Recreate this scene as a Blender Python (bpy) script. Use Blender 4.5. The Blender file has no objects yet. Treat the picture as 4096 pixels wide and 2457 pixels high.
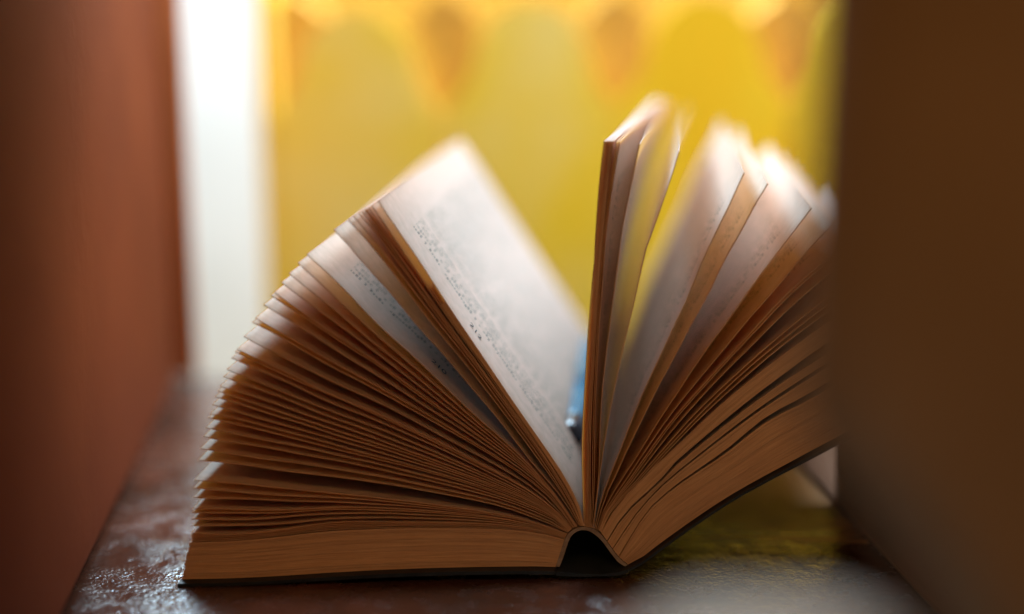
import bpy, bmesh, math, random
from mathutils import Vector, Matrix, noise

R = math.radians
scene = bpy.context.scene
COL = scene.collection
rnd = random.Random(11)

# ------------------------------------------------------------------ camera
FPX = 5690.0                       # 50 mm lens, in pixels of the 4096-wide photograph
CX, CY = 2048.0, 1228.5
PITCH = math.atan((CY + 50) / FPX)
CAMH = 0.1714
cam_data = bpy.data.cameras.new("camera")
cam = bpy.data.objects.new("camera", cam_data)
COL.objects.link(cam)
cam.location = (0, 0, CAMH)
cam.rotation_euler = (R(90) - PITCH, 0, 0)
cam_data.lens = 50
cam_data.sensor_width = 36 * (5688.9 / FPX)
cam_data.clip_start = 0.01
cam_data.clip_end = 100
cam_data.dof.use_dof = True
cam_data.dof.focus_distance = 0.4235
cam_data.dof.aperture_fstop = 1.8
scene.camera = cam

# ------------------------------------------------------------------ world and lamps
world = bpy.data.worlds.new("World")
scene.world = world
world.use_nodes = True
bg = world.node_tree.nodes["Background"]
bg.inputs[0].default_value = (1.0, 0.60, 0.30, 1)
bg.inputs[1].default_value = 0.034

def area(name, loc, target, size, power, col, size_y=None):
    d = bpy.data.lights.new(name, 'AREA')
    d.energy = power
    d.color = col
    d.size = size
    if size_y:
        d.shape = 'RECTANGLE'
        d.size_y = size_y
    o = bpy.data.objects.new(name, d)
    COL.objects.link(o)
    o.location = loc
    o.rotation_euler = (Vector(target) - Vector(loc)).to_track_quat('-Z', 'Y').to_euler()
    return o

area("window_daylight", (-0.38, 1.22, 0.96), (0.0, 0.5, 0.05), 0.5, 58.0, (0.60, 0.84, 1.0))
area("garden_daylight", (0.40, 0.63, 1.25), (0.05, 1.0, 0.0), 0.7, 79.0, (0.79, 0.91, 1.0))
area("warm_fill", (-0.04, -0.26, 0.86), (0.0, 0.42, 0.06), 0.3, 2.4, (1.0, 0.49, 0.15), 0.3)  # warm fill light added behind the camera, not a visible lamp

scene.view_settings.view_transform = 'Standard'
scene.view_settings.look = 'None'
scene.view_settings.exposure = 0.0
scene.view_settings.gamma = 1.0
scene.cycles.max_bounces = 10
scene.cycles.diffuse_bounces = 6
scene.cycles.transmission_bounces = 6
scene.cycles.sample_clamp_indirect = 6.0

# ------------------------------------------------------------------ pixel -> place helpers
CR = Vector((1, 0, 0))
CF = Vector((0, math.cos(PITCH), -math.sin(PITCH)))
CU = Vector((0, math.sin(PITCH), math.cos(PITCH)))
CAM = Vector((0, 0, CAMH))

def ray(px, py):
    return CF + CR * ((px - CX) / FPX) - CU * ((py - CY) / FPX)

def on_plane(px, py, p0, n):
    d = ray(px, py)
    t = (p0 - CAM).dot(n) / d.dot(n)
    return CAM + d * t

def on_sill(px, py, z=0.0):
    return on_plane(px, py, Vector((0, 0, z)), Vector((0, 0, 1)))

def at_depth(px, py, d):
    return CAM + ray(px, py) * d

# plane of the tail edges of the book
TP0 = on_sill(733, 2334)
HX = Vector((math.cos(R(2.5)), math.sin(R(2.5)), 0))
HZ = Vector((0, math.sin(R(7)), math.cos(R(7))))
TN = HX.cross(HZ).normalized()
def tail(px, py):
    return on_plane(px, py, TP0, TN)
sd = ray(2657, -50)
SPINE = Vector((sd.x, sd.y, 0)).normalized()      # head direction of the book
BOOK_L = 0.172

# ------------------------------------------------------------------ node helpers
def new_mat(name):
    m = bpy.data.materials.new(name)
    m.use_nodes = True
    nt = m.node_tree
    for n in list(nt.nodes):
        nt.nodes.remove(n)
    out = nt.nodes.new('ShaderNodeOutputMaterial')
    return m, nt, out

class NB:
    def __init__(self, nt):
        self.nt = nt
    def n(self, t, **kw):
        x = self.nt.nodes.new(t)
        for k, v in kw.items():
            setattr(x, k, v)
        return x
    def link(self, a, b):
        self.nt.links.new(a, b)
    def math(self, op, a, b=None, c=None):
        x = self.n('ShaderNodeMath', operation=op)
        for i, v in enumerate((a, b, c)):
            if v is None:
                continue
            if isinstance(v, (int, float)):
                x.inputs[i].default_value = v
            else:
                self.link(v, x.inputs[i])
        return x.outputs[0]
    def noise(self, vec, scale, detail=4, rough=0.55, dim='3D'):
        x = self.n('ShaderNodeTexNoise', noise_dimensions=dim)
        x.inputs['Scale'].default_value = scale
        x.inputs['Detail'].default_value = detail
        x.inputs['Roughness'].default_value = rough
        if vec is not None:
            self.link(vec, x.inputs['Vector'])
        return x.outputs['Fac']
    def ramp(self, fac, stops):
        x = self.n('ShaderNodeValToRGB')
        cr = x.color_ramp
        while len(cr.elements) < len(stops):
            cr.elements.new(0.5)
        for e, (p, c) in zip(cr.elements, stops):
            e.position = p
            e.color = (c[0], c[1], c[2], 1)
        self.link(fac, x.inputs[0])
        return x.outputs[0]
    def mixc(self, fac, a, b, mode='MIX'):
        x = self.n('ShaderNodeMix', data_type='RGBA', blend_type=mode)
        for sock, v in ((x.inputs[0], fac), (x.inputs[6], a), (x.inputs[7], b)):
            if isinstance(v, (int, float)):
                sock.default_value = v
            elif isinstance(v, tuple):
                sock.default_value = (v[0], v[1], v[2], 1)
            else:
                self.link(v, sock)
        return x.outputs[2]
    def mapping(self, vec, scale):
        x = self.n('ShaderNodeMapping')
        x.inputs['Scale'].default_value = scale
        self.link(vec, x.inputs['Vector'])
        return x.outputs[0]
    def coords(self, which):
        return self.n('ShaderNodeTexCoord').outputs[which]
    def bump(self, h, strength, dist):
        x = self.n('ShaderNodeBump')
        x.inputs['Strength'].default_value = strength
        x.inputs['Distance'].default_value = dist
        self.link(h, x.inputs['Height'])
        return x.outputs[0]

def principled(name, color, rough=0.6, spec=0.5, build=None):
    m, nt, out = new_mat(name)
    b = NB(nt)
    p = b.n('ShaderNodeBsdfPrincipled')
    p.inputs['Base Color'].default_value = (*color, 1)
    p.inputs['Roughness'].default_value = rough
    p.inputs['Specular IOR Level'].default_value = spec
    b.link(p.outputs[0], out.inputs[0])
    if build:
        build(b, p)
    return m

# printed paper: UV in metres (u from the spine, v from the tail edge)
def paper_material():
    m, nt, out = new_mat("printed paper")
    b = NB(nt)
    uv = b.n('ShaderNodeUVMap').outputs[0]
    sep = b.n('ShaderNodeSeparateXYZ')
    b.link(uv, sep.inputs[0])
    u, v = sep.outputs[0], sep.outputs[1]
    ROW = 0.0046
    rr = b.math('DIVIDE', b.math('SUBTRACT', v, 0.0165), ROW)
    row = b.math('FLOOR', rr)
    ph = b.math('FRACT', rr)
    # letters: narrow cells along the row
    wob = b.noise(b.mapping(uv, (900, 500, 1)), 1.0, 1)
    cell = b.math('ADD', b.math('DIVIDE', u, 0.00125), b.math('MULTIPLY', wob, 0.55))
    ci = b.math('FLOOR', cell)
    cf = b.math('FRACT', cell)
    comb = b.n('ShaderNodeCombineXYZ')
    b.link(ci, comb.inputs[0]); b.link(row, comb.inputs[1])
    wn = b.n('ShaderNodeTexWhiteNoise', noise_dimensions='2D')
    b.link(comb.outputs[0], wn.inputs['Vector'])
    letter = wn.outputs['Value']
    # height of each letter differs (ascenders, descenders)
    lo = b.math('SUBTRACT', 0.30, b.math('MULTIPLY', b.math('LESS_THAN', letter, 0.22), 0.2))
    hi = b.math('ADD', 0.58, b.math('MULTIPLY', b.math('GREATER_THAN', letter, 0.72), 0.25))
    band = b.math('MULTIPLY', b.math('GREATER_THAN', ph, lo), b.math('LESS_THAN', ph, hi))
    stroke = b.math('MULTIPLY', b.math('GREATER_THAN', cf, 0.14), b.math('LESS_THAN', cf, 0.80))
    inner = b.math('GREATER_THAN', b.noise(b.mapping(uv, (1900, 1500, 1)), 1.0, 1), 0.41)
    # word gaps
    wv = b.n('ShaderNodeCombineXYZ')
    b.link(b.math('FLOOR', b.math('ADD', b.math('DIVIDE', cell, 1.0), 0.0)), wv.inputs[0])
    b.link(b.math('MULTIPLY', row, 7.3), wv.inputs[1])
    wn2 = b.n('ShaderNodeTexWhiteNoise', noise_dimensions='2D')
    b.link(wv.outputs[0], wn2.inputs['Vector'])
    word = b.math('GREATER_THAN', wn2.outputs['Value'], 0.17)
    # margins and a blank line between two paragraphs
    marg = b.math('MULTIPLY', b.math('GREATER_THAN', u, 0.014), b.math('LESS_THAN', u, 0.1015))
    marg = b.math('MULTIPLY', marg, b.math('MULTIPLY', b.math('GREATER_THAN', rr, 0.0), b.math('LESS_THAN', rr, 31.0)))
    blank = b.math('GREATER_THAN', b.math('ABSOLUTE', b.math('SUBTRACT', row, 4.0)), 0.5)
    ink = b.math('MULTIPLY', b.math('MULTIPLY', band, stroke), b.math('MULTIPLY', inner, word))
    ink = b.math('MULTIPLY', ink, b.math('MULTIPLY', marg, blank))
    fib = b.noise(b.mapping(uv, (260, 260, 1)), 1.0, 5)
    base = b.ramp(fib, [(0.3, (0.53, 0.515, 0.47)), (0.7, (0.605, 0.595, 0.555))])
    # browned rim of old paper close to the edges
    e1 = b.math('MINIMUM', v, b.math('SUBTRACT', BOOK_L, v))
    edge = b.math('SUBTRACT', 1.0, b.math('MINIMUM', b.math('DIVIDE', e1, 0.006), 1.0))
    base = b.mixc(b.math('MULTIPLY', edge, 0.35), base, (0.50, 0.36, 0.22))
    colr = b.mixc(b.math('MULTIPLY', ink, 0.64), base, (0.03, 0.06, 0.065))
    dif = b.n('ShaderNodeBsdfDiffuse')
    b.link(colr, dif.inputs['Color'])
    nb = b.bump(fib, 0.15, 0.0003)
    b.link(nb, dif.inputs['Normal'])
    tr = b.n('ShaderNodeBsdfTranslucent')
    tcol = b.mixc(1.0, colr, (1.6, 0.74, 0.13), 'MULTIPLY')
    b.link(tcol, tr.inputs['Color'])
    mx = b.n('ShaderNodeMixShader')
    mx.inputs[0].default_value = 0.50
    b.link(dif.outputs[0], mx.inputs[1]); b.link(tr.outputs[0], mx.inputs[2])
    b.link(mx.outputs[0], out.inputs[0])
    return m

def edge_build(b, p):
    uv = b.n('ShaderNodeUVMap').outputs[0]
    grain = b.noise(b.mapping(uv, (60, 4000, 1)), 1.0, 4, 0.65)
    spots = b.noise(b.coords('Object'), 240, 4)
    c = b.ramp(grain, [(0.30, (0.47, 0.24, 0.11)), (0.55, (0.67, 0.37, 0.18)), (0.75, (0.77, 0.45, 0.235))])
    c = b.mixc(b.math('MULTIPLY', spots, 0.45), c, (0.50, 0.28, 0.15))
    b.link(c, p.inputs['Base Color'])
    b.link(b.bump(grain, 0.35, 0.0002), p.inputs['Normal'])

M_PAPER = paper_material()
M_EDGE = principled("browned page edges", (0.48, 0.28, 0.15), 0.9, 0.15, edge_build)
M_INK = principled("printing ink", (0.03, 0.045, 0.05), 0.8, 0.2)

def cover_build(b, p):
    nz = b.noise(b.coords('Object'), 160, 4)
    b.link(b.ramp(nz, [(0.35, (0.006, 0.008, 0.012)), (0.75, (0.02, 0.024, 0.03))]), p.inputs['Base Color'])
    b.link(b.bump(nz, 0.2, 0.0003), p.inputs['Normal'])
M_COVER = principled("black book cover", (0.012, 0.014, 0.02), 0.45, 0.4, cover_build)

def lining_build(b, p):
    nz = b.noise(b.coords('Object'), 420, 5)
    b.link(b.ramp(nz, [(0.3, (0.20, 0.135, 0.095)), (0.7, (0.34, 0.25, 0.19))]), p.inputs['Base Color'])
    b.link(b.bump(nz, 0.5, 0.0005), p.inputs['Normal'])
M_LINING = principled("glued spine lining", (0.3, 0.22, 0.16), 0.75, 0.3, lining_build)

def sill_build(b, p):
    co = b.coords('Object')
    big = b.noise(co, 26, 5, 0.6)
    grain = b.noise(b.mapping(co, (25, 240, 40)), 1.0, 5, 0.6)
    peb = b.noise(co, 860, 2.0, 0.5)
    patch = b.ramp(b.noise(co, 60, 3), [(0.36, (0.25, 0.25, 0.25)), (0.62, (1, 1, 1))])
    mid = b.noise(co, 120, 4, 0.6)
    c = b.ramp(big, [(0.30, (0.012, 0.005, 0.0035)), (0.55, (0.052, 0.017, 0.010)), (0.75, (0.11, 0.036, 0.022))])
    c = b.mixc(b.math('MULTIPLY', grain, 0.4), c, (0.05, 0.025, 0.016))
    # golden reflection of the fence painted into the sill colour, right side
    refl_c = on_sill(3080, 1960)
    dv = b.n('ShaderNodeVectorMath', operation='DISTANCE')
    b.link(co, dv.inputs[0]); dv.inputs[1].default_value = tuple(refl_c)
    refl_d = b.math('ADD', b.math('DIVIDE', dv.outputs['Value'], 0.05), b.math('MULTIPLY', b.math('SUBTRACT', grain, 0.5), 1.6))
    reflection = b.ramp(refl_d, [(0.55, (0.8, 0.8, 0.8)), (1.0, (0, 0, 0))])
    c = b.mixc(reflection, c, (0.62, 0.36, 0.19))
    b.link(c, p.inputs['Base Color'])
    rmix = b.n('ShaderNodeMix', data_type='FLOAT')
    b.link(b.ramp(mid, [(0.35, (0.14, 0.14, 0.14)), (0.65, (0.32, 0.32, 0.32))]), rmix.inputs[2])
    b.link(reflection, rmix.inputs[0]); rmix.inputs[3].default_value = 0.62; b.link(rmix.outputs[0], p.inputs['Roughness'])
    b.link(b.math('SUBTRACT', 0.8, b.math('MULTIPLY', reflection, 0.7)), p.inputs['Specular IOR Level'])
    h = b.math('ADD', b.math('MULTIPLY', b.math('MULTIPLY', peb, patch), 0.75), b.math('ADD', b.math('MULTIPLY', mid, 0.8), b.math('MULTIPLY', grain, 0.25)))
    b.link(b.bump(h, 0.42, 0.0016), p.inputs['Normal'])
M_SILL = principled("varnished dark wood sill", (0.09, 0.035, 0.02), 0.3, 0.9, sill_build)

def plaster(name, c1, c2, c3, scale=14, rough=0.8):
    def build(b, p):
        co = b.coords('Object')
        nz = b.noise(co, scale, 6, 0.6)
        fine = b.noise(co, scale * 16, 4, 0.6)
        c = b.ramp(nz, [(0.3, c1), (0.52, c2), (0.74, c3)])
        c = b.mixc(b.math('MULTIPLY', fine, 0.25), c, c1)
        b.link(c, p.inputs['Base Color'])
        b.link(b.bump(fine, 0.25, 0.001), p.inputs['Normal'])
    return principled(name, c2, rough, 0.08, build)

M_LEFTWALL = plaster("rust brown plaster", (0.115, 0.026, 0.010), (0.155, 0.035, 0.012), (0.195, 0.048, 0.016), 7)
M_RIGHTWALL = plaster("brown plaster", (0.50, 0.30, 0.18), (0.57, 0.35, 0.22), (0.63, 0.41, 0.27))
M_STRIP = plaster("pinkish brown paint", (0.28, 0.17, 0.12), (0.33, 0.20, 0.145), (0.38, 0.24, 0.18))
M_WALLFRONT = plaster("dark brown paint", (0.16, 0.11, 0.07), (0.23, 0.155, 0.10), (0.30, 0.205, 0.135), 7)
M_FRAME = plaster("orange brown paint", (0.40, 0.12, 0.04), (0.48, 0.15, 0.05), (0.54, 0.18, 0.065))
M_WHITE = plaster("white paint", (0.46, 0.43, 0.40), (0.50, 0.465, 0.435), (0.54, 0.505, 0.475))
M_GREY = plaster("pale grey brown stone", (0.44, 0.37, 0.31), (0.50, 0.43, 0.365), (0.56, 0.49, 0.42))
M_AMBER = plaster("amber wall", (0.38, 0.16, 0.015), (0.47, 0.22, 0.025), (0.54, 0.29, 0.05), 5)
M_BROWNPOST = plaster("brown wood", (0.50, 0.26, 0.05), (0.57, 0.31, 0.06), (0.64, 0.36, 0.08), 20)
M_GROUND = plaster("garden ground", (0.35, 0.26, 0.10), (0.45, 0.34, 0.14), (0.55, 0.44, 0.2), 6)

def yellow_build(b, p):
    co = b.coords('Object')
    dapple = b.noise(b.mapping(co, (1.0, 1.0, 0.8)), 9, 3, 0.5)
    streak = b.noise(b.mapping(co, (60, 60, 4)), 1.0, 4, 0.6)
    c = b.ramp(dapple, [(0.36, (0.92, 0.58, 0.008)), (0.50, (0.92, 0.67, 0.025)), (0.72, (0.92, 0.76, 0.22))])  # pale stops paint dappled light into the yellow boards
    c = b.mixc(b.math('MULTIPLY', streak, 0.3), c, (0.90, 0.66, 0.03))
    b.link(c, p.inputs['Base Color'])
    b.link(b.bump(streak, 0.2, 0.001), p.inputs['Normal'])
M_YELLOW = principled("light-dappled yellow paint", (0.75, 0.55, 0.05), 0.6, 0.3, yellow_build)

def pen_build(b, p):
    nz = b.noise(b.coords('Object'), 90, 3)
    b.link(b.ramp(nz, [(0.3, (0.0, 0.075, 0.145)), (0.7, (0.002, 0.115, 0.20))]), p.inputs['Base Color'])
M_PENBLUE = principled("glossy blue plastic", (0.0, 0.26, 0.55), 0.15, 0.6, pen_build)
def black_build(b, p):
    nz = b.noise(b.coords('Object'), 200, 3)
    b.link(b.ramp(nz, [(0.3, (0.003, 0.004, 0.012)), (0.7, (0.012, 0.014, 0.03))]), p.inputs['Base Color'])
M_PENBLACK = principled("black plastic", (0.006, 0.008, 0.02), 0.25, 0.5, black_build)

# ------------------------------------------------------------------ object helpers
def link_mesh(name, verts, faces, mats, parent=None, midx=None, uvs=None, smooth=False):
    me = bpy.data.meshes.new(name)
    me.from_pydata([tuple(v) for v in verts], [], faces)
    for m in (mats if isinstance(mats, (list, tuple)) else [mats]):
        me.materials.append(m)
    if midx:
        for p, i in zip(me.polygons, midx):
            p.material_index = i
    if uvs:
        ul = me.uv_layers.new(name="UVMap")
        for p in me.polygons:
            for li in p.loop_indices:
                ul.data[li].uv = uvs[me.loops[li].vertex_index]
    if smooth:
        for p in me.polygons:
            p.use_smooth = True
    me.update()
    o = bpy.data.objects.new(name, me)
    COL.objects.link(o)
    if parent is not None:
        o.parent = parent
        o.matrix_parent_inverse = parent.matrix_basis.inverted()
    return o

def thing(name, label, cat, loc, group=None):
    o = bpy.data.objects.new(name, None)
    o.empty_display_size = 0.02
    COL.objects.link(o)
    o.location = loc
    o['label'] = label
    o['category'] = cat
    if group:
        o['group'] = group
    bpy.context.view_layer.update()
    return o

def tag(o, label=None, cat=None, group=None, kind=None):
    if label: o['label'] = label
    if cat: o['category'] = cat
    if group: o['group'] = group
    if kind: o['kind'] = kind
    return o

def bevelled(o, w, seg=3):
    md = o.modifiers.new("bevel", 'BEVEL')
    md.width = w
    md.segments = seg
    md.limit_method = 'ANGLE'
    for p in o.data.polygons:
        p.use_smooth = True
    return o

def prism(name, outline, depth_vec, mat, parent=None):
    """closed outline of 3D points, extruded along depth_vec"""
    n = len(outline)
    a = [Vector(p) for p in outline]
    c = [p + depth_vec for p in a]
    # make the front face look against depth_vec
    nrm = Vector((0, 0, 0))
    for i in range(n):
        nrm += a[i].cross(a[(i + 1) % n])
    if nrm.dot(depth_vec) > 0:
        a.reverse(); c.reverse()
    faces = [list(range(n)), [n + i for i in reversed(range(n))]]
    for i in range(n):
        j = (i + 1) % n
        faces.append([j, i, n + i, n + j])
    return link_mesh(name, a + c, faces, mat, parent)

# ------------------------------------------------------------------ the setting
# window sill: one thick board
sill_far = on_sill(900, 1500).y
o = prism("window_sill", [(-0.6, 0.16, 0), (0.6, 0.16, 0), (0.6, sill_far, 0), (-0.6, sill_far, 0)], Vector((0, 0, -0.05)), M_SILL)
bevelled(o, 0.004)
tag(o, kind='structure')
o = prism("ground", [(-4, 0.3, -0.6), (4, 0.3, -0.6), (4, 6, -0.6), (-4, 6, -0.6)], Vector((0, 0, -0.1)), M_GROUND)
tag(o, kind='structure')

# left reveal of the window opening
g_near = on_sill(280, 2457)
g_far = on_sill(712, 1548)
dirl = (g_far - g_near).normalized()
g0 = g_near - dirl * 0.28
WH = 0.195
left_n = Vector((dirl.y, -dirl.x, 0))          # into the opening
o = prism("left_wall", [g0 + Vector((0, 0, 0.0012)), g_far + Vector((0, 0, 0.0012)), g_far + Vector((0, 0, WH)), g0 + Vector((0, 0, WH))], -left_n * 0.25, M_LEFTWALL)
bevelled(o, 0.005)
tag(o, "rust brown wall at the left of the window sill", "wall")
f_edge = on_sill(796, 1518)
o = prism("window_frame", [f_edge + Vector((0, 0, 0.001)), f_edge + Vector((-0.09, 0, 0.001)), f_edge + Vector((-0.09, 0, WH)), f_edge + Vector((0, 0, WH))], Vector((-0.004, 0.018, 0)), M_FRAME)
bevelled(o, 0.002)
tag(o, "narrow orange brown frame strip at the far end of the rust brown wall", "window frame")
# white post
w0 = at_depth(560, 1500, 1.35); w1 = at_depth(1120, 1500, 1.35)
o = prism("white_wall", [(w0.x, w0.y, -0.6), (w1.x, w1.y, -0.6), (w1.x, w1.y, 0.24), (w0.x, w0.y, 0.24)], Vector((-0.01, 0.05, 0)), M_WHITE)
bevelled(o, 0.004)
tag(o, "bright white wall between the brown frame and the yellow fence", "wall")

# unseen slab added overhead to keep light off front sill and left wall
o = prism("light_blocker", [(-0.7, 0.13, 0.40), (0.7, 0.13, 0.40), (0.7, 0.13, 0.75), (-0.7, 0.13, 0.75)], Vector((0, 0.345, 0)), M_LEFTWALL)
bevelled(o, 0.004)
tag(o, kind='structure')

# right reveal
r_far = on_sill(3335, 2010)
r_near = on_sill(3480, 2170)
dirr = (r_far - r_near).normalized()
r0 = r_near - dirr * 0.25
right_n = Vector((dirr.y, -dirr.x, 0))
o = prism("right_wall", [r0 + Vector((0, 0, 0.0006)), r_far + Vector((0, 0, 0.0006)), r_far + Vector((0, 0, WH)), r0 + Vector((0, 0, WH))], right_n * 0.25, M_RIGHTWALL)
bevelled(o, 0.002)
tag(o, "brown side wall meeting the sill behind the raised right cover of the book", "wall")

# low raised strip along the right side of the sill; its edge is the diagonal line under the book
q0 = on_sill(3186, 1846)
qa = q0 + dirr * 0.09
qb = q0 - dirr * 0.35
o = prism("sill_edge_strip", [qb, qa, qa + Vector((0.2, 0, 0)), qb + Vector((0.2, 0, 0))], Vector((0, 0, 0.0022)), M_STRIP)
bevelled(o, 0.0008)
tag(o, kind='structure')

# out of focus brown wall close to the lens
D = 0.235
out = [at_depth(x, y, D) for x, y in ((3160, 1000), (3140, 1500), (3185, 1720), (3400, 2000), (3620, 2300), (3800, 2600), (5200, 2900))]
tl = at_depth(3235, -260, D); tr = at_depth(5200, -260, D)
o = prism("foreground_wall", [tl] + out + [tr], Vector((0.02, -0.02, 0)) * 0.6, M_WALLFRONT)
bevelled(o, 0.003)
tag(o, "dark brown out of focus wall edge hiding the right end of the book", "wall")

# pale rounded block close to the lens
D = 0.18
bm = bmesh.new()
bmesh.ops.create_cube(bm, size=1.0)
for v in bm.verts:
    v.co = Vector((v.co.x * 0.037, v.co.y * 0.03, v.co.z * 0.2))
bmesh.ops.bevel(bm, geom=list(bm.edges), offset=0.012, segments=6, affect='EDGES', profile=0.5)
me = bpy.data.meshes.new("stone_block"); bm.to_mesh(me); bm.free()
for p in me.polygons: p.use_smooth = True
me.materials.append(M_GREY)
o = bpy.data.objects.new("stone_block", me); COL.objects.link(o)
top = at_depth(3110, 2520, D)
o.location = (top.x, top.y, top.z - 0.1)
tag(o, "pale grey brown rounded block out of focus in the lower right foreground", "block")

# yellow scalloped fence beyond the window
FD = 0.71
fp0 = at_depth(2130, 50, FD)
def on_fence(px, py):
    return on_plane(px, py, fp0, Vector((0, 1, 0)))
fence = thing("picket_fence", "bright yellow fence of round topped boards beyond the sill", "fence", (fp0.x, fp0.y, -0.6))
prof = [(0, 0), (60, 9), (110, 30), (155, 66), (190, 112), (213, 165), (228, 225), (245, 290), (285, 360), (342, 430)]
for ax, ay in ((1430, 45), (2125, 8), (2820, -15), (3512, -10), (4200, 0)):
    loop = [on_fence(ax + dx, ay + dy) for dx, dy in prof] 
    loopl = [on_fence(ax - dx, ay + dy) for dx, dy in prof[1:]]
    br = loop[-1].copy(); br.z = -0.6
    bl = loopl[-1].copy(); bl.z = -0.6
    o = prism("fence_board", loop + [br, bl] + list(reversed(loopl)), Vector((0, 0.004, 0)), M_YELLOW, fence)
for nx in (1150, 1778, 2472, 3166, 3860):
    a = on_fence(nx, 60)
    b2 = Vector((a.x, a.y + 0.02, 0))
    prism("fence_post", [(a.x - 0.016, a.y + 0.016, -0.6), (a.x + 0.016, a.y + 0.016, -0.6), (a.x + 0.016, a.y + 0.016, a.z), (a.x, a.y + 0.016, a.z + 0.012), (a.x - 0.016, a.y + 0.016, a.z)], Vector((0, 0.03, 0)), M_BROWNPOST, fence)
a = on_fence(1048, 20)
prism("end_post", [(a.x - 0.0035, a.y, -0.6), (a.x + 0.0035, a.y, -0.6), (a.x + 0.0035, a.y, 0.22), (a.x - 0.0035, a.y, 0.22)], Vector((0, 0.03, 0)), M_YELLOW, fence)
o = prism("garden_wall", [(-2.5, 1.7, -0.6), (2.5, 1.7, -0.6), (2.5, 1.7, 1.4), (-2.5, 1.7, 1.4)], Vector((0, 0.15, 0)), M_AMBER)
tag(o, "amber plaster garden wall behind the yellow fence", "wall")

# ------------------------------------------------------------------ the book
book = thing("book", "thick open paperback standing on the sill with its pages fanned out", "book", on_sill(2360, 2290))

def catmull(pts, n):
    """smooth curve through 2D points, resampled to n points by arc length"""
    P = [Vector((x, y)) for x, y in pts]
    dense = []
    for i in range(len(P) - 1):
        p0 = P[max(i - 1, 0)]; p1 = P[i]; p2 = P[i + 1]; p3 = P[min(i + 2, len(P) - 1)]
        # centripetal-ish tangents
        l = (p2 - p1).length
        m1 = (p2 - p0) / max((p2 - p1).length + (p1 - p0).length, 1e-6) * l
        m2 = (p3 - p1) / max((p3 - p2).length + (p2 - p1).length, 1e-6) * l
        for k in range(16):
            t = k / 16.0
            t2, t3 = t * t, t * t * t
            dense.append(p1 * (2*t3 - 3*t2 + 1) + m1 * (t3 - 2*t2 + t) + p2 * (-2*t3 + 3*t2) + m2 * (t3 - t2))
    dense.append(P[-1])
    acc = [0.0]
    for i in range(1, len(dense)):
        acc.append(acc[-1] + (dense[i] - dense[i - 1]).length)
    res = []
    j = 0
    for k in range(n):
        s = acc[-1] * k / (n - 1)
        while j < len(acc) - 2 and acc[j + 1] < s:
            j += 1
        f = (s - acc[j]) / max(acc[j + 1] - acc[j], 1e-9)
        res.append(dense[j].lerp(dense[j + 1], min(max(f, 0), 1)))
    return res

NP, MP = 20, 6
def lerp_curve(a, b, f):
    return [p.lerp(q, f) for p, q in zip(a, b)]

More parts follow.
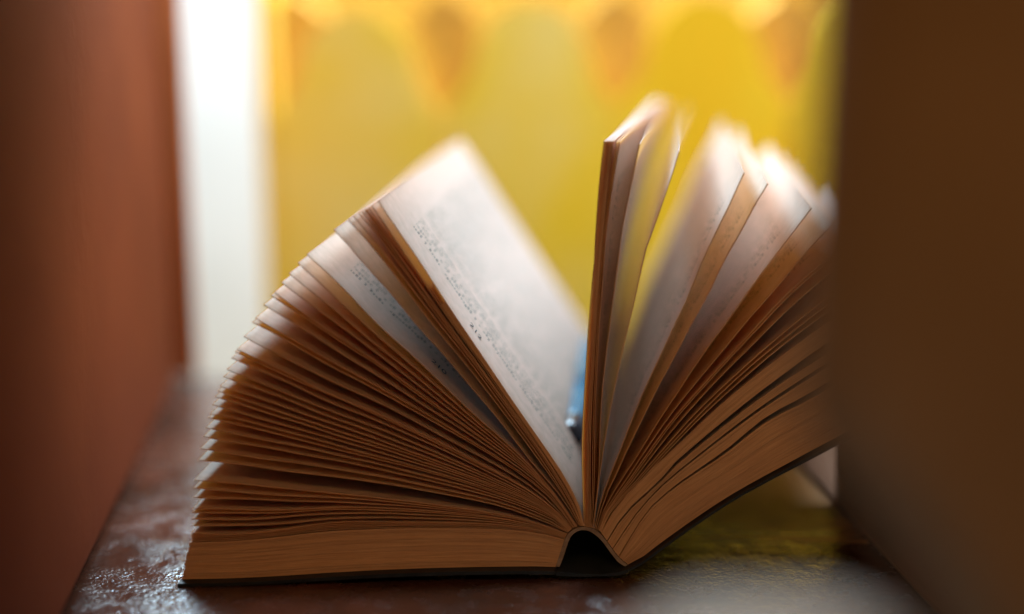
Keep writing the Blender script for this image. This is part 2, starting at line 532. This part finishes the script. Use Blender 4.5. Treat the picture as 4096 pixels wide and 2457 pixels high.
def sheet(curve, side, thick=0.00022, twist=0.0, wave=0.00018, seed=0, jit=0.0, length=BOOK_L, droop=0.0):
    """verts of one leaf. curve: image-plane points root -> tip (2D). side: +1 left leaf, -1 right leaf.
    returns verts, faces, material indices, uvs, and a surface sampler"""
    r = random.Random(seed)
    P = [tail(p.x, p.y) for p in curve]
    n = len(P)
    acc = [0.0]
    for i in range(1, n):
        acc.append(acc[-1] + (P[i] - P[i - 1]).length)
    T = [(P[min(i + 1, n - 1)] - P[max(i - 1, 0)]).normalized() for i in range(n)]
    N = [SPINE.cross(t).normalized() * side for t in T]      # towards the upper side
    ph = [r.uniform(0, 6.28) for _ in range(4)]
    fr = [r.uniform(1.0, 2.2), r.uniform(2.5, 5.0)]
    root = P[0]
    mid = []
    for i in range(n):
        rowp = []
        f = i / (n - 1)
        for j in range(MP):
            g = j / (MP - 1)
            w = wave * f * (math.sin(ph[0] + fr[0] * 6.28 * f + 2.0 * g) * 0.6 + math.sin(ph[1] + fr[1] * 6.28 * f - 3.1 * g) * 0.4)
            p = P[i] + SPINE * (length * g + jit)
            if twist or droop:
                ang = twist * g + droop * g * g * f
                rel = p - (root + SPINE * (length * g + jit))
                rel = Matrix.Rotation(ang, 3, SPINE) @ rel
                p = root + SPINE * (length * g + jit) + rel
            rowp.append(p + N[i] * w)
        mid.append(rowp)
    V, F, MI, UV = [], [], [], []
    fl = side > 0
    def add(q, m, flip):
        F.append(tuple(reversed(q)) if flip else tuple(q)); MI.append(m)
    # the leaf itself: one sheet of paper, lit and printed on both sides
    for i in range(n):
        for j in range(MP):
            V.append(mid[i][j]); UV.append((acc[i], length * j / (MP - 1)))
    for i in range(n - 1):
        for j in range(MP - 1):
            add((i * MP + j, (i + 1) * MP + j, (i + 1) * MP + j + 1, i * MP + j + 1), 0, fl)
    # its cut edges, a paper's thickness wide: tail, fore-edge, head
    def strip(pts, nrm, ths, outd, us, m):
        b0 = len(V)
        for p, nn, th, ou, uu in zip(pts, nrm, ths, outd, us):
            V.append(p + nn * th); V.append(p + ou * (th * 0.4)); V.append(p - nn * th)
            UV.extend([uu, uu, uu])
        for k in range(len(pts) - 1):
            a0 = b0 + k * 3
            F.append((a0, a0 + 1, a0 + 4, a0 + 3)); MI.append(m)
            F.append((a0 + 1, a0 + 2, a0 + 5, a0 + 4)); MI.append(m)
    ths = [thick * (0.5 + 0.5 * i / (n - 1)) * 0.5 for i in range(n)]
    strip([mid[i][0] for i in range(n)], N, ths, [-SPINE] * n, [(acc[i], seed * 0.0013) for i in range(n)], 1)
    strip([mid[i][MP - 1] for i in range(n)], N, ths, [SPINE] * n, [(acc[i], seed * 0.0013) for i in range(n)], 1)
    strip([mid[n - 1][j] for j in range(MP)], [N[-1]] * MP, [thick * 0.5] * MP, [T[-1]] * MP, [(acc[-1], length * j / (MP - 1)) for j in range(MP)], 0)
    def surf(fu, v):
        """fu: metres from the root along the leaf, v: metres from the tail edge -> point on the upper side"""
        k = 0
        while k < n - 2 and acc[k + 1] < fu:
            k += 1
        f = (fu - acc[k]) / (acc[k + 1] - acc[k])
        g = v / length * (MP - 1)
        j = min(int(g), MP - 2); g -= j
        a = mid[k][j].lerp(mid[k + 1][j], f); b = mid[k][j + 1].lerp(mid[k + 1][j + 1], f)
        return a.lerp(b, g) + N[k] * (thick * 0.5 + 0.00006)
    return V, F, MI, UV, surf, acc[-1]

def page(curve, side, **kw):
    V, F, MI, UV, surf, ln = sheet(curve, side, **kw)
    o = link_mesh("page", V, F, [M_PAPER, M_EDGE], book, MI, UV, smooth=True)
    o.data.polygons.foreach_set("use_smooth", [k < (NP - 1) * (MP - 1) for k in range(len(MI))])
    return o, surf, ln

# --- key leaves of the left fan (tail edge, fore-edge tip first), measured on the tail plane
LK = [
 [(1512,804),(1660,1018),(1803,1238),(1978,1497),(2117,1700),(2193,1809),(2242,1882),(2299,1983),(2327,2055),(2336,2104)],
 [(1417,862),(1494,955),(1600,1095),(1759,1300),(1898,1474),(2068,1700),(2165,1837),(2250,1967),(2300,2055),(2324,2104)],
 [(1335,919),(1419,1007),(1598,1217),(1666,1300),(1813,1466),(2012,1700),(2133,1858),(2234,1975),(2285,2050),(2318,2105)],
 [(1227,1017),(1372,1158),(1512,1300),(1660,1433),(1898,1660),(2072,1818),(2192,1945),(2260,2035),(2309,2106)],
 [(1085,1179),(1190,1250),(1300,1327),(1526,1476),(1704,1601),(1900,1736),(2085,1868),(2190,1958),(2255,2040),(2300,2109)],
 [(1022,1271),(1126,1330),(1300,1437),(1494,1541),(1664,1634),(1900,1775),(2085,1892),(2190,1978),(2248,2045),(2294,2112)],
 [(974,1349),(1120,1420),(1300,1514),(1474,1594),(1664,1690),(1900,1816),(2085,1922),(2180,1993),(2242,2053),(2289,2115)],
 [(926,1433),(1100,1510),(1300,1599),(1500,1680),(1700,1768),(1900,1862),(2085,1956),(2180,2015),(2238,2062),(2284,2118)],
 [(870,1568),(1080,1634),(1300,1708),(1600,1806),(1900,1912),(2085,1985),(2180,2034),(2234,2072),(2280,2122)],
 [(822,1710),(1050,1758),(1300,1812),(1600,1880),(1900,1956),(2085,2016),(2180,2056),(2232,2084),(2276,2126)],
 [(792,1841),(871,1850),(1033,1870),(1235,1895),(1436,1920),(1653,1957),(1850,1992),(2012,2028),(2109,2062),(2206,2099),(2272,2130)],
 [(776,1920),(900,1932),(1100,1951),(1300,1971),(1500,1990),(1700,2014),(1900,2044),(2052,2068),(2173,2102),(2269,2136)],
 [(769,2039),(1000,2041),(1130,2039),(1300,2034),(1500,2034),(1700,2043),(1900,2060),(2050,2082),(2170,2110),(2266,2142)],
 [(765,2135),(900,2135),(1100,2122),(1300,2093),(1500,2090),(1700,2090),(1900,2092),(2050,2102),(2170,2122),(2262,2148)],
 [(763,2170),(900,2167),(1100,2150),(1300,2127),(1500,2117),(1700,2113),(1900,2114),(2050,2120),(2170,2136),(2258,2158)],
]
LKC = [catmull(list(reversed(k)), NP) for k in LK]
LTIP = [Vector(k[0]) for k in LK]
# fore-edge tips as counted in the photograph, top leaf first
tips = [(1512,804),(1483,825),(1475,831),(1461,839),(1456,842),(1448,847),(1437,852),(1417,862),(1393,878),(1335,919),(1227,1017),
        (1189,1054),(1156,1093),(1127,1127),(1096,1169),(1085,1179),(1056,1217),(1022,1271),(1009,1289),(974,1349),(947,1400),(941,1407),
        (926,1433),(907,1479),(894,1508),(881,1542),(870,1568),(861,1589),(849,1620),(841,1652),(832,1673),(822,1710),(813,1745),
        (801,1795),(792,1841),(776,1920),(774,1955),(770,1992),(769,2039),(768,2052),(766,2077),(766,2106),(765,2135),
        (764,2142),(764,2149),(764,2156),(764,2163)]
def left_curve(tip):
    t = Vector(tip)
    best = None
    for i in range(len(LTIP) - 1):
        a, b = LTIP[i], LTIP[i + 1]
        f = (t - a).dot(b - a) / (b - a).length_squared
        f = min(max(f, 0), 1)
        d = (a.lerp(b, f) - t).length
        if best is None or d < best[0]:
            best = (d, i, f)
    _, i, f = best
    c = lerp_curve(LKC[i], LKC[i + 1], f)
    off = t - c[-1]
    n = len(c)
    return [p + off * (k / (n - 1)) ** 2 for k, p in enumerate(c)]

surfaces = {}
for k, t in enumerate(tips):
    th = 0.00026 if k < 43 else 0.0002
    o, s, ln = page(left_curve(t), +1, thick=th, seed=100 + k, wave=0.00034 if 0 < k < 43 else 0.00012,
                    jit=rnd.uniform(-0.0002, 0.0002) if k else 0.0)
    surfaces[k] = (o, s, ln)
# extra leaves closed up under the top leaf: a thin gathering
for k in range(7):
    f = (k + 1) / 8.0
    c = lerp_curve(left_curve((1512, 804)), left_curve((1483, 825)), f)
    c2 = []
    n = len(c)
    for q, p in enumerate(c):
        c2.append(p)
    c2 = c2[:int(n * (0.72 + 0.02 * (k % 3)))]
    c2 = catmull([(p.x, p.y) for p in c2], NP)
    # short stubs of the gathering that reads as solid near the spine
    page(c2, +1, thick=0.0003, seed=300 + k, wave=0.00005)

# page numbers printed on two leaves
def number(text, surf, u_mid, v0, size, parent, flip):
    cu = bpy.data.curves.new("page_number", 'FONT')
    cu.body = text
    cu.size = 1.0
    cu.align_x = 'CENTER'
    tmp = bpy.data.objects.new("page_number_text", cu)
    COL.objects.link(tmp)
    dg = bpy.context.evaluated_depsgraph_get()
    me0 = tmp.evaluated_get(dg).to_mesh()
    vs = [v.co.copy() for v in me0.vertices]
    fs = [tuple(p.vertices) for p in me0.polygons]
    tmp.evaluated_get(dg).to_mesh_clear()
    COL.objects.unlink(tmp)
    bpy.data.objects.remove(tmp)
    bpy.data.curves.remove(cu)
    V = [surf(u_mid - flip * v.x * size, v0 + v.y * size) for v in vs]
    return link_mesh("page_number", V, fs, M_INK, parent)

o, s, ln = surfaces[0]
number("212", s, ln * 0.575, 0.0085, 0.0042, o, 1)
o, s, ln = surfaces[10]
number("210", s, ln * 0.55, 0.0085, 0.0042, o, 1)

# --- upright leaves and right fan (root first)
UK_L = [(2337,2106),(2335,2067),(2332,2002),(2329,1900),(2328,1756),(2337,1585),(2348,1400),(2355,1316),(2367,1150),(2375,1080),(2379,990),(2398,735),(2417,566)]
UK_R = [(2358,2109),(2360,2078),(2362,2035),(2360,1949),(2361,1756),(2368,1585),(2375,1470),(2383,1304),(2397,1094),(2408,960),(2430,740),(2452,566)]
P2466 = [(2361,2110),(2366,2060),(2370,1950),(2371,1800),(2374,1641),(2381,1500),(2390,1300),(2403,1094),(2414,960),(2440,740),(2466,567)]
P2478 = [(2365,2111),(2372,2050),(2376,1950),(2378,1845),(2380,1641),(2387,1500),(2397,1284),(2413,1094),(2424,940),(2448,760),(2478,568)]
P2559 = [(2370,2112),(2380,2040),(2391,1950),(2397,1845),(2402,1659),(2421,1450),(2446,1244),(2470,1062),(2493,890),(2538,675),(2559,578)]
P2714 = [(2374,2113),(2384,2030),(2393,1950),(2407,1845),(2415,1789),(2441,1641),(2482,1440),(2543,1183),(2583,1001),(2605,940),(2660,784),(2698,667),(2714,607)]
P2979 = [(2379,2114),(2395,2040),(2422,1950),(2478,1811),(2522,1697),(2578,1559),(2654,1400),(2700,1295),(2756,1180),(2807,1050),(2870,915),(2926,806),(2979,689)]
P3070 = [(2384,2116),(2405,2040),(2439,1950),(2484,1860),(2493,1834),(2559,1697),(2645,1522),(2707,1412),(2759,1310),(2826,1191),(2904,1032),(2951,947),(3023,814),(3070,735)]
P3246 = [(2390,2118),(2420,2030),(2467,1950),(2508,1886),(2541,1837),(2626,1697),(2726,1548),(2756,1500),(2830,1395),(2930,1258),(2978,1187),(3063,1072),(3154,950),(3246,834)]
P3390 = [(2393,2120),(2428,2030),(2485,1950),(2556,1841),(2671,1674),(2805,1505),(2885,1410),(2997,1276),(3100,1158),(3211,1024),(3390,830)]
P3480 = [(2396,2122),(2434,2030),(2496,1950),(2572,1841),(2694,1674),(2848,1500),(3026,1306),(3145,1180),(3256,1080),(3480,880)]
P3490 = [(2397,2123),(2438,2028),(2503,1950),(2580,1842),(2704,1675),(2858,1500),(3034,1310),(3155,1186),(3266,1087),(3490,890)]
P3530 = [(2399,2124),(2442,2028),(2515,1946),(2600,1835),(2740,1662),(2889,1500),(3071,1318),(3219,1178),(3530,920)]
P3570 = [(2401,2126),(2448,2028),(2528,1944),(2620,1835),(2780,1655),(2941,1500),(3100,1362),(3256,1232),(3570,985)]
P3580 = [(2402,2127),(2452,2028),(2536,1944),(2632,1835),(2795,1660),(2958,1505),(3112,1375),(3262,1256),(3580,1015)]
P3590 = [(2403,2128),(2455,2030),(2542,1946),(2640,1838),(2805,1668),(2978,1512),(3182,1340),(3590,1040)]
cl, cr_ = catmull(UK_L, NP), catmull(UK_R, NP)
k = 0
for f in (0, 0.16, 0.33, 0.5, 0.66, 0.83, 1.0):
    page(lerp_curve(cl, cr_, f), -1, thick=0.00036, seed=400 + k, wave=0.0001, twist=R(7.0 - 0.05 * k), jit=rnd.uniform(-0.0002, 0.0002))
    k += 1
UP = [(P2466, 6.2), (P2478, 6.0), (P2559, 3.6), (P2714, 1.8)]
for pts, tw in UP:
    page(catmull(pts, NP), -1, thick=0.00026, seed=420 + k, wave=0.0001, twist=R(tw), droop=R(1)); k += 1
def cut(pts, ln=1545.0):
    d = catmull(pts, 400)
    acc = 0.0
    for i in range(1, 400):
        acc += (d[i] - d[i - 1]).length
        if acc > ln:
            break
    return catmull([(p.x, p.y) for p in d[:i + 1:8]] + [(d[i].x, d[i].y)], NP)
for pts, tw in ((P2979, 0), (P3070, 0), (P3246, 0), (P3390, 0), (P3480, 0), (P3490, 0), (P3530, 0), (P3570, 0), (P3580, 0), (P3590, 0)):
    page(cut(pts), -1, thick=0.0003, seed=440 + k, wave=0.0002, twist=R(tw)); k += 1

# --- closed parts of the book block, leaf by leaf, joined
def block(upper, lower, leaves, side, seed):
    a, b = catmull(upper, NP), catmull(lower, NP)
    r = random.Random(seed)
    V, F, MI, UV = [], [], [], []
    gap = sum((p - q).length for p, q in zip([tail(p.x, p.y) for p in a], [tail(p.x, p.y) for p in b])) / NP
    for k in range(leaves):
        f = (k + 0.5) / leaves
        c = lerp_curve(a, b, f)
        base = len(V)
        P = [tail(p.x, p.y) for p in c]
        Pa = [tail(p.x, p.y) for p in lerp_curve(a, b, k / leaves)]
        Pb = [tail(p.x, p.y) for p in lerp_curve(a, b, (k + 1) / leaves)]
        j0 = r.uniform(-0.00018, 0.00018)
        j1 = r.uniform(0.0, 0.0006)
        s = 0.985 - (0.06 if r.random() < 0.15 else 0)
        acc = 0
        n = NP
        tip = (P[-1] - P[-2]).normalized()
        for i in range(n):
            if i: acc += (P[i] - P[i - 1]).length
            ex = tip * (j1 if i == n - 1 else 0)
            top = P[i].lerp(Pa[i], s) + ex; bot = P[i].lerp(Pb[i], s) + ex
            for g in (0, 1):
                V.append(top + SPINE * (BOOK_L * g + j0)); UV.append((acc, f * gap + BOOK_L * g))
                V.append(bot + SPINE * (BOOK_L * g + j0)); UV.append((acc, f * gap + 0.0001 + BOOK_L * g))
        def q(i, g, l): return base + i * 4 + g * 2 + l
        def add(f4, m):
            F.append(tuple(reversed(f4)) if side > 0 else f4); MI.append(m)
        for i in range(n - 1):
            add((q(i, 0, 0), q(i, 0, 1), q(i + 1, 0, 1), q(i + 1, 0, 0)), 1)
            add((q(i, 0, 0), q(i + 1, 0, 0), q(i + 1, 1, 0), q(i, 1, 0)), 0)
            add((q(i, 0, 1), q(i, 1, 1), q(i + 1, 1, 1), q(i + 1, 0, 1)), 0)
            add((q(i, 1, 0), q(i + 1, 1, 0), q(i + 1, 1, 1), q(i, 1, 1)), 1)
        add((q(n - 1, 0, 0), q(n - 1, 0, 1), q(n - 1, 1, 1), q(n - 1, 1, 0)), 1)
    o = link_mesh("page_block", V, F, [M_PAPER, M_EDGE], book, MI, UV)
    o['kind'] = 'stuff'
    return o

LB_TOP = list(reversed(LK[-1]))
LB_BOT = list(reversed([(732,2317),(900,2314),(1100,2305),(1300,2292),(1500,2281),(1700,2273),(1900,2268),(2100,2266),(2190,2266),(2222,2268)]))
block(LB_TOP, LB_BOT, 46, +1, 1)
B1U = [(2404,2130),(2462,2034),(2583,1900),(2700,1792),(2898,1607),(3104,1442),(3350,1262),(3620,1075)]
B1L = [(2428,2163),(2499,2054),(2637,1924),(2700,1851),(2979,1616),(3145,1490),(3205,1444),(3640,1140)]
B2U = [(2430,2166),(2503,2058),(2637,1934),(2700,1866),(2979,1640),(3145,1521),(3205,1482),(3660,1190)]
B2L = [(2450,2194),(2545,2052),(2637,1950),(2700,1893),(3007,1653),(3218,1509),(3660,1222)]
B3U = [(2452,2197),(2548,2055),(2637,1957),(2700,1901),(3007,1666),(3218,1527),(3660,1245)]
B3L = [(2474,2226),(2590,2043),(2700,1943),(2902,1801),(3064,1669),(3226,1580),(3670,1310)]
B4U = [(2476,2229),(2592,2047),(2700,1951),(2902,1815),(3064,1690),(3226,1606),(3680,1345)]
B4L = [(2512,2258),(2570,2227),(2637,2176),(2772,2079),(2900,1994),(2983,1945),(3177,1839),(3700,1560)]
block(B1U, B1L, 12, -1, 2)
block(B2U, B2L, 9, -1, 3)
block(B3U, B3L, 10, -1, 4)
block(B4U, B4L, 34, -1, 5)

# --- cover boards, spine and the lining of glue over the folded sheets
def slab(name, upper, lower, mat, over=0.003, n=24):
    a, b = catmull(upper, n), catmull(lower, n)
    V, F = [], []
    for i in range(n):
        for g in (-over, BOOK_L + over):
            V.append(tail(a[i].x, a[i].y) + SPINE * g)
            V.append(tail(b[i].x, b[i].y) + SPINE * g)
    def q(i, g, l): return i * 4 + g * 2 + l
    for i in range(n - 1):
        F += [(q(i,0,0), q(i,0,1), q(i+1,0,1), q(i+1,0,0)), (q(i,0,0), q(i+1,0,0), q(i+1,1,0), q(i,1,0)),
              (q(i,0,1), q(i,1,1), q(i+1,1,1), q(i+1,0,1)), (q(i,1,0), q(i+1,1,0), q(i+1,1,1), q(i,1,1))]
    F += [(q(0,0,0), q(0,1,0), q(0,1,1), q(0,0,1)), (q(n-1,0,0), q(n-1,0,1), q(n-1,1,1), q(n-1,1,0))]
    o = link_mesh(name, V, F, mat, book)
    bm = bmesh.new(); bm.from_mesh(o.data)
    bmesh.ops.recalc_face_normals(bm, faces=bm.faces)
    bm.to_mesh(o.data); bm.free()
    return o
CL_T = [(2224,2270),(2100,2268),(1900,2270),(1700,2275),(1500,2283),(1300,2294),(1100,2307),(900,2316),(724,2319)]
CL_B = [(2224,2284),(2100,2282),(1900,2284),(1700,2289),(1500,2297),(1300,2308),(1100,2320),(900,2329),(722,2332)]
slab("front_cover", CL_T, CL_B, M_COVER)
CR_T = [(2514,2261),(2572,2230),(2640,2179),(2774,2083),(2902,1998),(2985,1949),(3179,1844),(3715,1566)]
CR_B = [(2516,2272),(2578,2238),(2646,2187),(2778,2092),(2906,2007),(2989,1958),(3184,1854),(3719,1577)]
slab("back_cover", CR_T, CR_B, M_COVER)
slab("spine", [(2226,2272),(2300,2280),(2400,2280),(2470,2274),(2513,2263)], [(2226,2288),(2300,2292),(2400,2291),(2470,2288),(2515,2278)], M_COVER, over=0.0029)
OUTER = [(2222,2266),(2236,2225),(2249,2186),(2272,2136),(2308,2112),(2340,2109),(2373,2117),(2416,2152),(2459,2211),(2490,2244),(2512,2260)]
INNER = [(2238,2268),(2254,2228),(2264,2196),(2284,2146),(2314,2123),(2344,2121),(2366,2129),(2404,2160),(2443,2212),(2474,2250),(2500,2266)]
slab("spine_lining", OUTER, INNER, M_LINING, over=0.0001)

# ------------------------------------------------------------------ pen in the gutter
pen_end = at_depth(2289, 1742, 0.459)
pen = thing("pen", "blue pen with black end lying in the gutter of the open book", "pen", pen_end)
ax = SPINE
sx = Vector((0, 0, 1)).cross(ax).normalized()
sz = ax.cross(sx).normalized()
def lathe(name, prof, mat, n=20):
    V, F = [], []
    for d, r_ in prof:
        for k in range(n):
            a = 2 * math.pi * k / n
            V.append(pen_end + ax * d + sx * (math.cos(a) * r_) + sz * (math.sin(a) * r_))
    m = len(prof)
    for i in range(m - 1):
        for k in range(n):
            k2 = (k + 1) % n
            F.append((i * n + k, i * n + k2, (i + 1) * n + k2, (i + 1) * n + k))
    F.append(tuple(reversed(range(n)))); F.append(tuple((m - 1) * n + k for k in range(n)))
    o = link_mesh(name, V, F, mat, pen, smooth=True)
    bm = bmesh.new(); bm.from_mesh(o.data); bmesh.ops.recalc_face_normals(bm, faces=bm.faces); bm.to_mesh(o.data); bm.free()
    return o
lathe("end_cap", [(0, 0.0022), (0.0006, 0.0033), (0.002, 0.0040), (0.011, 0.0041), (0.0125, 0.0040)], M_PENBLACK)
lathe("barrel", [(0.0125, 0.0037), (0.015, 0.0038), (0.05, 0.0040), (0.10, 0.0041), (0.118, 0.0039), (0.126, 0.0018), (0.132, 0.0007)], M_PENBLUE)
c0 = pen_end + ax * 0.05 + sz * 0.0040
V = []
for d, h, w in ((0.0, 0.0, 0.0016), (0.002, 0.0016, 0.0018), (0.03, 0.0018, 0.0018), (0.036, 0.0006, 0.0012)):
    for s_ in (-1, 1):
        V.append(c0 + ax * d + sz * h + sx * (w * s_)); V.append(c0 + ax * d + sz * (h + 0.0009) + sx * (w * s_))
F = []
for i in range(3):
    q = i * 4
    F += [(q, q+2, q+6, q+4), (q+1, q+5, q+7, q+3), (q, q+4, q+5, q+1), (q+2, q+3, q+7, q+6)]
F += [(0, 1, 3, 2), (12, 14, 15, 13)]
link_mesh("clip", V, F, M_PENBLUE, pen)
